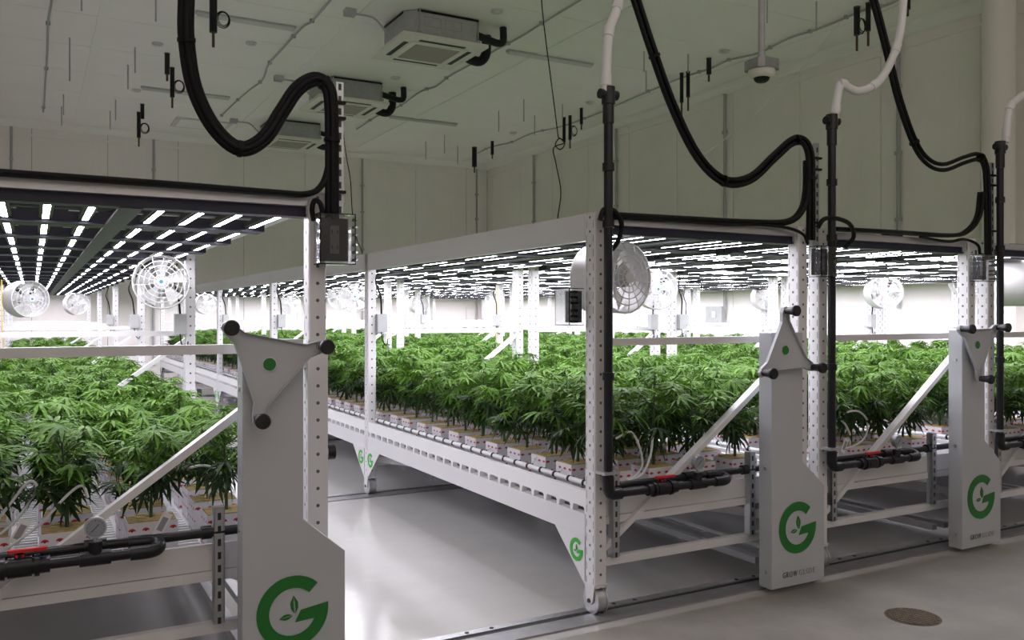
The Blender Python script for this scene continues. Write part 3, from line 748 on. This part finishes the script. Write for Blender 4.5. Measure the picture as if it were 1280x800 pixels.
ccable([(745, -15), (721, 0), (677, 27), (650, 44), (613, 64), (589, 78), (562, 93), (545, 106), (525, 113), (501, 130), (474, 142), (446, 160)], 'wavy grey conduit on ceiling beside the cassettes')
ccable([(597, 190), (615, 182), (640, 176), (665, 165), (700, 157), (740, 143), (800, 117), (850, 96), (887, 84), (911, 73), (948, 64), (985, 46), (1019, 35), (1052, 22), (1080, 10), (1113, 2), (1150, -20)], 'long wavy grey conduit on ceiling along the right wall')
def z1(a, b_): return a*.3375, b_*.3375
def z4(a, b_): return 400+a*.3375, b_*.3375
def z7(a, b_): return 850+a*.3375, b_*.3375
rods = [(z1, 258, 140, 300), (z1, 228, 395, 465), (z1, 235, 350, 425), (z1, 302, -40, 40), (z1, 474, 240, 330), (z1, 500, 175, 270), (z1, 408, 410, 480), (z1, 428, 370, 445), (z1, 577, -20, 80),
        (z4, 392, 525, 590), (z4, 461, 500, 568), (z4, 510, 540, 610), (z4, 662, 410, 488), (z4, 755, 368, 450), (z4, 795, 428, 500), (z4, 898, 385, 440), (z4, 1200, 190, 265), (z4, 1208, 262, 345),
        (z7, 505, 5, 115), (z7, 323, -30, 85), (z7, 30, 200, 270)]
def rank_words(k, n):
    return 'leftmost' if k == 0 else ('rightmost' if k == n-1 else ORD[k]+' from the left')
rod_rank = {}
for f_ in (z1, z4, z7):
    grp = sorted([q for q in rods if q[0] is f_], key=lambda q: q[1])
    for k_, q in enumerate(grp): rod_rank[id(q)] = rank_words(k_, len(grp))
for i, rod_ in enumerate(rods):
    f, x, a, b_ = rod_
    px, ya = f(x, a); _, yb = f(x, b_); p = PZ(px, ya, H); d = p.x*S_+p.y*C_; zb = CH+(394-yb)*d/F
    side = 'left ceiling' if f is z1 else ('middle ceiling' if f is z4 else 'right ceiling')
    MB().cyl((0, 0, 0), (0, 0, zb-H), .011, 6).build('threaded_rod', 'conduit', loc=(p.x, p.y, H), label='thin threaded rod, '+rod_rank[id(rod_)]+' of those bare on the '+side, cat='rod', group='bare threaded rods on the '+side)
drops = [(z1, 790, -20, 120, 28, 175), (z1, 619, 197, 275, 18, 300), (z1, 638, 250, 360, 16, 400), (z1, 527, 385, 440, 14, 0), (z1, 514, 415, 510, 14, 543),
         (z4, 572, 545, 618, 18, 640), (z4, 638, 523, 573, 12, 588), (z4, 904, 435, 525, 12, 0), (z4, 926, 428, 518, 12, 550), (z4, 968, 400, 460, 12, 480),
         (z7, 655, 25, 130, 22, 188), (z7, 697, 10, 115, 18, 170), (z7, 843, -25, 35, 20, 60), (z7, 107, 215, 275, 18, 302), (z7, 30, 265, 360, 14, 410), (z7, 6, 270, 380, 14, 425)]
dl = ['large black insulated pipe drop with a wire coil at the top left', 'black insulated pipe drop, upper of the stepped pair left of the loop', 'black insulated pipe drop, lower of the stepped pair left of loop',
      'short black pipe drop behind a longer one near the left back wall', 'black pipe drop with a long thin tip near the left back wall', 'black pipe drop nearest the room corner', 'small black pipe drop right of the corner one',
      'left of a close pair of black pipe drops beside the hanging wire', 'right of a close pair of black pipe drops beside the hanging wire', 'small black pipe drop left of the water hose', 'black pipe drop with cable coil left of the white hose',
      'black pipe drop just right of the coiled one', 'black pipe drop at the top edge right of the white hose', 'small black pipe drop left of the dome camera', 'black pipe drop of a pair left of the dome camera', 'leftmost black pipe drop beside the dome camera pair']
for i, (f, x, a, b_, w_, tip) in enumerate(drops):
    px, ya = f(x, a); _, yb = f(x, b_); p = PZ(px, ya, H); d = p.x*S_+p.y*C_; zb = (394-yb)*d/F+CH-H; r_ = w_*.3375*d/F/2
    t = thing('pipe_drop', dl[i], 'pipe', (p.x, p.y, H), group='black insulated pipe drops')
    MB().cyl((0, 0, -.01), (0, 0, zb), r_, 12).build('insulation', 'black', t)
    MB().cyl((0, 0, -.02), (0, 0, 0), r_*1.1, 12).build('collar', 'copper', t)
    if tip:
        zt_ = (394-f(x, tip)[1])*d/F+CH-H; MB().cyl((0, 0, zb), (0, 0, zt_), .018, 6).build('pipe_tip', 'copper', t)
    if i in (0, 4, 10, 8, 2):
        m = MB()
        for q in range(3): m.tube([(r_*1.2+.07+(.07+.012*q)*math.cos(2*math.pi*k/18), .02*q, zb*.6+(.09+.012*q)*math.sin(2*math.pi*k/18)) for k in range(18)], .007, 4, closed=True)
        m.build('wire_coil', 'cable', t)
for f, x, y, wh_ in ((z1, 583, 160, 'above the stepped pair of black pipe drops'), (z1, 505, 332, 'at left end of a tube light'), (z4, 655, 38, 'right of nearest ceiling cassette'), (z4, 280, 285, 'right of the middle ceiling cassette'),
    (z4, 715, 490, 'near the hanging wire coil'), (z4, 1000, 378, 'left of the middle rack water hose'), (z7, 165, 187, 'left of the dome camera'), (z1, 930, 157, 'inside the big cable loop')):
    p = PZ(*f(x, y), H); MB().cyl((0, 0, -.03), (0, 0, 0), .085, 16).cyl((0, 0, -.045), (0, 0, -.03), .05, 12).build('ceiling_sensor', 'tube', loc=(p.x, p.y, H), label='small round white ceiling disc '+wh_, cat='sensor', group='round white ceiling discs')
p = PZ(252, 155, H); t = thing('ceiling_vent', 'flat square vent plate on ceiling near back wall, inside cable loop', 'vent', (p.x, p.y, H))
MB().box(-.6, .6, -.5, .5, -.02, 0).build('frame', 'tube', t); MB().box(-.5, .5, -.4, .4, -.028, -.02).build('plate', 'ceil', t)
# dome camera on its pole
d = 7.4; u = 952-640; cx, cy, cz = d*(S_+C_*u/F), d*(C_-S_*u/F), CH+(394-88)*d/F
t = thing('dome_camera', 'dome camera on a long grey pole below the ceiling', 'camera', (cx, cy, cz))
MB().cyl((0, 0, .07), (0, 0, H-cz), .028, 12).build('pole', 'duct', t)
MB().prism([(-.12, -.08), (-.08, -.12), (.08, -.12), (.12, -.08), (.12, .08), (.08, .12), (-.08, .12), (-.12, .08)], .0, .08, 'z').build('mounting_box', 'darksteel', t)
MB().tube([(0, 0, 0), (0, 0, -.02), (0, 0, -.045), (0, 0, -.065)], .1, 24, rs=[.112, .115, .105, .08]).build('shell', 'cream', t)
MB().tube([(0, 0, -.06), (0, 0, -.085), (0, 0, -.10), (0, 0, -.107)], .1, 20, rs=[.068, .062, .045, .02]).build('lens_dome', 'black', t)
def wire(pts, lab, mt='cable', r=.005):
    sp = smooth(pts, 6); t = MB().tube([q-sp[0] for q in sp], r, 5).build('hanging_wire', mt, loc=tuple(sp[0]), label=lab, cat='wire'); return t
Yq = 9.0
wire([PY(a, b_, Yq) for a, b_ in ((677, -30), (677, 0), (681, 40), (690, 110), (697, 165), (698, 172))]+[PY(700+6*math.cos(q), 180+7*math.sin(q), Yq+.02*q) for q in (-1.5, 0, 1.5, 3, 4.6, 6.1)]+[PY(a, b_, Yq) for a, b_ in ((692, 185), (695, 205), (701, 240), (697, 275), (699, 296))],
     'thin dark wire with a small coil hanging above the middle rack', r=.007)
wire([PY(a, b_, 8.0) for a, b_ in ((428, 150), (432, 190), (438, 225), (440, 260), (444, 292), (453, 316))], 'thin dark wire hanging just right of the left cable mast')
wire([PY(a, b_, 6.0) for a, b_ in ((1050, 28), (1000, 88), (930, 155), (876, 196))], 'thin pale string slanting up to the ceiling by the dome camera', 'hose', .003)
for pts, lab, y in (([(0, 668), (22, 648), (45, 612), (36, 602), (14, 628), (-10, 660)], 'white drip hose arching at the left edge of the left rack', 3.95),
                 ([(10, 685), (50, 655), (85, 618), (103, 607), (110, 622)], 'long white drip hose arching behind the left pressure gauge', 3.92),
                 ([(215, 610), (232, 588), (255, 582), (275, 590), (283, 612)], 'white drip hose arch beside the left drive cabinet', 4.0)):
    wire([PY(a, b_, y) for a, b_ in pts], lab, 'hose', .006)
for pts, lab, y in (([(770, 548), (788, 540), (799, 558), (803, 580), (795, 594), (783, 600)], 'white hose arch over the middle rack valve', 3.93),
                 ([(816, 545), (813, 570), (803, 592), (786, 601)], 'white hose curving down to the middle rack valve', 3.90),
                 ([(1046, 527), (1055, 517), (1072, 514), (1084, 526), (1082, 545), (1070, 556), (1056, 561)], 'large white hose loop above the right-hand red valve', 3.92),
                 ([(1046, 522), (1056, 530), (1063, 545), (1062, 558)], 'small white hose beside the large loop', 3.95)):
    wire([PY(a, b_, y) for a, b_ in pts], lab, 'hose', .007)
wire([PY(a, b_, Y0+2*BAY) for a, b_ in ((2, 350), (3, 420), (8, 450), (14, 482))], 'yellow cord hanging at the left edge', 'yellow', .005)
wire([PY(a, b_, Y0+2*BAY) for a, b_ in ((621, 346), (622, 385), (620, 415), (623, 440))], 'yellow cord hanging between middle posts', 'yellow', .005)
# black door knobs seen on aisle side of left rack
for k, z in ((0, .98), (1, .97)):
    t = thing('bumper', 'black rubber bumper on the left rack %s post facing the aisle' % ORD[k], 'bumper', (RX[0]+W, Y0+k*BAY+.045, z), group='black rubber bumpers')
    MB().cyl((0, 0, 0), (.05, 0, 0), .034, 16).build('rubber', 'knob', t); MB().cyl((0, 0, 0), (.012, 0, 0), .04, 16).build('washer', 'steel', t)
t = thing('post_sleeve', 'grey sleeve around the left rack front post behind the wheel', 'sleeve', (RX[0]+W-pw/2, Y0+pd/2, 0))
MB().box(-.045, .045, -.05, .05, .55, 1.49).build('sleeve', 'perf', t)

# ---------------------------------------------------------------- cannabis plants
rnd = random.Random(11)
def leaf_geo(mb, origin, az, pitch, L, mi, nl=7, droop=.35, roll=0):
    """palmate leaf: petiole end at origin, pointing along azimuth az"""
    Mx = Matrix.Translation(origin) @ Matrix.Rotation(az, 4, 'Z') @ Matrix.Rotation(-pitch, 4, 'Y') @ Matrix.Rotation(roll, 4, 'X')
    angs = {7: (0, 26, -26, 54, -54, 92, -92), 5: (0, 32, -32, 68, -68), 3: (0, 35, -35)}[nl]
    for k, a in enumerate(angs):
        l = L*(1, .9, .9, .68, .68, .4, .4)[k]; wd = l*.078; c, s = math.cos(R(a)), math.sin(R(a)); v = []
        for t, wf in ((0, .15), (.3, .85), (.6, 1), (1, 0)):
            z = -droop*l*t*t; zz = z+.25*wd*wf
            if wf: v += [Mx @ Vector((t*l*c-wd*wf*s, t*l*s+wd*wf*c, zz)), Mx @ Vector((t*l*c, t*l*s, z-.0)), Mx @ Vector((t*l*c+wd*wf*s, t*l*s-wd*wf*c, zz))]
            else: v.append(Mx @ Vector((t*l*c, t*l*s, z)))
        mb.add(v, [(0, 1, 4, 3), (1, 2, 5, 4), (3, 4, 7, 6), (4, 5, 8, 7), (6, 7, 9), (7, 8, 9)], mi, False)
def plant_spec(rn, hgt):
    """stems and leaf placements of one plant"""
    stems = []; leaves = []
    lean = Vector((rn.uniform(-.03, .03), rn.uniform(-.03, .03), 0))
    top = Vector((0, 0, hgt))+lean; stems.append(([Vector((0, 0, 0)), lean*.3+Vector((0, 0, hgt*.5)), top], [.009, .007, .003]))
    nb = 9; az = rn.uniform(0, 6.28)
    tips = [(top, 0, 0)]
    for i in range(nb):
        t = .18+.66*i/nb; az += 2.4+rn.uniform(-.3, .3); p = Vector((0, 0, hgt*t))+lean*t
        l = rn.uniform(.10, .17)*(1.15-.4*t); e = p+Vector((math.cos(az)*l, math.sin(az)*l, l*rn.uniform(.6, 1.25)))
        e.z = min(e.z, hgt*1.02); md = p.lerp(e, .5)+Vector((math.cos(az), math.sin(az), -.3))*.02
        stems.append(([p, md, e], [.005, .004, .002])); tips.append((e, az, 1))
        low = t < .42
        for q in range(3):
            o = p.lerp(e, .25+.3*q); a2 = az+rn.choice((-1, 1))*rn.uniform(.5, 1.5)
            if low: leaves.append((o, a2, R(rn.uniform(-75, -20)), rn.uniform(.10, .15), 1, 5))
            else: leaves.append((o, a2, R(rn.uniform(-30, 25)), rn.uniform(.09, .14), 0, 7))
    for (e, a, br) in tips:
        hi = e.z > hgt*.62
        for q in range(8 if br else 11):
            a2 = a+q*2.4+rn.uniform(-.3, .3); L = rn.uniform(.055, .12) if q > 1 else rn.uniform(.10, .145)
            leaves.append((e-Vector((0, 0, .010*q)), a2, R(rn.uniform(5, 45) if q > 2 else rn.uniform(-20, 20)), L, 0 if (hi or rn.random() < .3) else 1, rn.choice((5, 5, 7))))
    return stems, leaves
specs = [plant_spec(rnd, rnd.uniform(.42, .52)) for _ in range(7)]
BH = .15
foliage_me = []; stem_me = []; leafparts = []
for st, lv in specs:
    m = MB()
    for (o, a, p, L, mi, nl) in lv: leaf_geo(m, o, a, p, L, mi, nl, droop=rnd.uniform(.2, .5), roll=rnd.uniform(-.4, .4))
    foliage_me.append(m.mesh('foliage', ['leaf', 'leaf_d']))
    m = MB()
    for pts, rs in st: m.tube(smooth(pts, 2), .01, 5, rs=[rs[0], (rs[0]+rs[1])/2, rs[1], (rs[1]+rs[2])/2, rs[2]])
    stem_me.append(m.mesh('stem', ['stem']))
leaf_me = {}
for nl in (5, 7):
    for mi in (0, 1):
        for vv in range(2):
            m = MB(); leaf_geo(m, Vector((0, 0, 0)), 0, 0, .15, 0, nl, droop=.25+.25*vv); leaf_me[nl, mi, vv] = m.mesh('fan_leaf', ['leaf_d' if mi else 'leaf'])
m = MB(); m.box(-.1, .1, -.085, .085, 0, BH); block_me = m.mesh('grow_block', ['wrap'])
m = MB(); n = 5
for a in range(n):
    for b_ in range(n):
        x0, y0 = -.094+.188*a/n, -.079+.158*b_/n; m.box(x0, x0+.188/n, y0, y0+.158/n, BH, BH+.003+.006*((a*7+b_*5+a*b_) % 4)/4)
top_me = m.mesh('rockwool_top', ['wool'])
ROWY = .31; NROW = int((NB*BAY-.1)/ROWY)
allp = []
for i, x in enumerate(RX):
    for j in range(NROW):
        for c in range(4):
            X = x+cols[c]+rnd.uniform(-.012, .012); Y = Y0+.24+j*ROWY+(0 if c % 2 == 0 else .0)+rnd.uniform(-.015, .015)
            dd = X*S_+Y*C_; u = F*(X*C_-Y*S_)/dd
            inview = -700 < u < 690
            allp.append((dd if inview else 900+dd, i, j, c, X, Y))
allp.sort()
CN = ['leftmost column', 'second column from left', 'third column from left', 'rightmost column']
near = {(0, 0, 1), (0, 0, 2), (0, 0, 3), (0, 1, 1), (0, 1, 2), (0, 1, 3), (1, 0, 0), (1, 0, 1), (1, 0, 2), (1, 0, 3), (1, 1, 0), (1, 2, 0), (2, 0, 1), (2, 0, 2)}
stuff = []
for n, (dd, i, j, c, X, Y) in enumerate(allp):
    v = rnd.randrange(7); rz = rnd.uniform(0, 6.28); s = rnd.uniform(.9, 1.1)*(1.06 if i else .87)
    if n >= 300: stuff.append((X, Y, v, rz, s)); continue
    t = thing('cannabis_plant', 'leafy cannabis plant, %s from front in %s of the %s' % (ordn(j), CN[c], RN[i]), 'plant', (X, Y, .573), group='cannabis plants on the racks')
    ob('grow_block', block_me, t); ob('rockwool_top', top_me, t)
    so = ob('stem', stem_me[v], t, (0, 0, BH), rz=rz); so.scale = (s, s, s)
    if (i, j, c) in near:
        for (o, a, p, L, mi, nl) in specs[v][1]:
            e = ob('fan_leaf', leaf_me[nl, mi, rnd.randrange(2)], t)
            e.matrix_local = Matrix.Translation((0, 0, BH)) @ Matrix.Rotation(rz, 4, 'Z') @ Matrix.Scale(s, 4) @ Matrix.Translation(o) @ Matrix.Rotation(a, 4, 'Z') @ Matrix.Rotation(-p, 4, 'Y') @ Matrix.Rotation(rnd.uniform(-.4, .4), 4, 'X') @ Matrix.Scale(L/.15, 4)
    else:
        fo = ob('foliage', foliage_me[v], t, (0, 0, BH), kind='stuff', rz=rz); fo.scale = (s, s, s)
# the remaining far plants: one stuff object, instanced on points
def far_field(pts):
    hid = bpy.data.collections.new('plant_kinds')
    kinds = []
    for v in range(7):
        bmx = MB(); me0 = foliage_me[v]
        vs = [(q.co.x, q.co.y, q.co.z+BH) for q in me0.vertices]; bmx.v = vs
        bmx.f = [tuple(pz.vertices) for pz in me0.polygons]; bmx.m = [pz.material_index for pz in me0.polygons]; bmx.sm = [False]*len(bmx.f)
        s_ = stem_me[v]; bmx.add([(q.co.x, q.co.y, q.co.z+BH) for q in s_.vertices], [tuple(pz.vertices) for pz in s_.polygons], 2)
        bmx.box(-.1, .1, -.085, .085, 0, BH, 3); bmx.box(-.094, .094, -.079, .079, BH, BH+.004, 4)
        me = bmx.mesh('far_plant', ['leaf', 'leaf_d', 'stem', 'wrap', 'wool']); o = bpy.data.objects.new('far_plant', me); kinds.append(o)
    me = bpy.data.meshes.new('distant_plants'); me.from_pydata([(x, y, .573) for x, y, *_ in pts], [], [])
    ai = me.attributes.new('kind_index', 'INT', 'POINT'); ar = me.attributes.new('turn', 'FLOAT', 'POINT'); as_ = me.attributes.new('size', 'FLOAT', 'POINT')
    for q, (_, _, v, rz, s) in enumerate(pts): ai.data[q].value = v; ar.data[q].value = rz; as_.data[q].value = s
    o = ob('distant_plants', me, None, (0, 0, 0), 'mass of leafy green plants filling the far parts of the racks', 'plants', kind='stuff')
    ng = bpy.data.node_groups.new('scatter', 'GeometryNodeTree')
    ng.interface.new_socket('Geometry', in_out='INPUT', socket_type='NodeSocketGeometry'); ng.interface.new_socket('Geometry', in_out='OUTPUT', socket_type='NodeSocketGeometry')
    N = ng.nodes; Lk = ng.links; gi = N.new('NodeGroupInput'); go = N.new('NodeGroupOutput')
    join = N.new('GeometryNodeJoinGeometry')
    g2 = N.new('GeometryNodeGeometryToInstance')
    for k in kinds:
        oi = N.new('GeometryNodeObjectInfo'); oi.inputs['Object'].default_value = k; oi.inputs['As Instance'].default_value = True
    # order-safe: one instance-on-points per kind with a selection
    jn = N.new('GeometryNodeJoinGeometry')
    def attr(nm, ty):
        a = N.new('GeometryNodeInputNamedAttribute'); a.data_type = ty; a.inputs['Name'].default_value = nm; return a.outputs['Attribute']
    idx = attr('kind_index', 'INT'); tr = attr('turn', 'FLOAT'); sz = attr('size', 'FLOAT')
    cx_ = N.new('ShaderNodeCombineXYZ'); Lk.new(tr, cx_.inputs[2])
    ois = [n_ for n_ in N if n_.bl_idname == 'GeometryNodeObjectInfo']
    for v, oi in enumerate(ois):
        cmp = N.new('FunctionNodeCompare'); cmp.data_type = 'INT'; cmp.operation = 'EQUAL'; Lk.new(idx, cmp.inputs[2]); cmp.inputs[3].default_value = v
        ip = N.new('GeometryNodeInstanceOnPoints'); Lk.new(gi.outputs[0], ip.inputs['Points']); Lk.new(cmp.outputs[0], ip.inputs['Selection'])
        Lk.new(oi.outputs['Geometry'], ip.inputs['Instance']); Lk.new(cx_.outputs[0], ip.inputs['Rotation']); Lk.new(sz, ip.inputs['Scale'])
        Lk.new(ip.outputs[0], jn.inputs[0])
    N.remove(join); N.remove(g2)
    Lk.new(jn.outputs[0], go.inputs[0]); md = o.modifiers.new('scatter', 'NODES'); md.node_group = ng
far_field(stuff)
# plant tags on white stakes
for q, (px, py) in enumerate(((203, 655), (25, 665), (1056, 557))):
    p = PY(px, py, 3.93); t = MB().prism([(-.02, -.05), (.02, -.05), (.02, .05), (-.02, .05)], -.001, .001, 'y').box(-.012, .012, -.002, -.001, -.03, .03, 1).build('plant_tag', ['tag', 'txt2'], loc=(p.x, p.y, p.z),
        label=('small white plant tag leaning on a block by the left cabinet', 'small white plant tag at the left edge of left rack', 'small white plant tag near the white hose loop')[q], cat='tag'); t.rotation_euler = (0, R(28), 0)
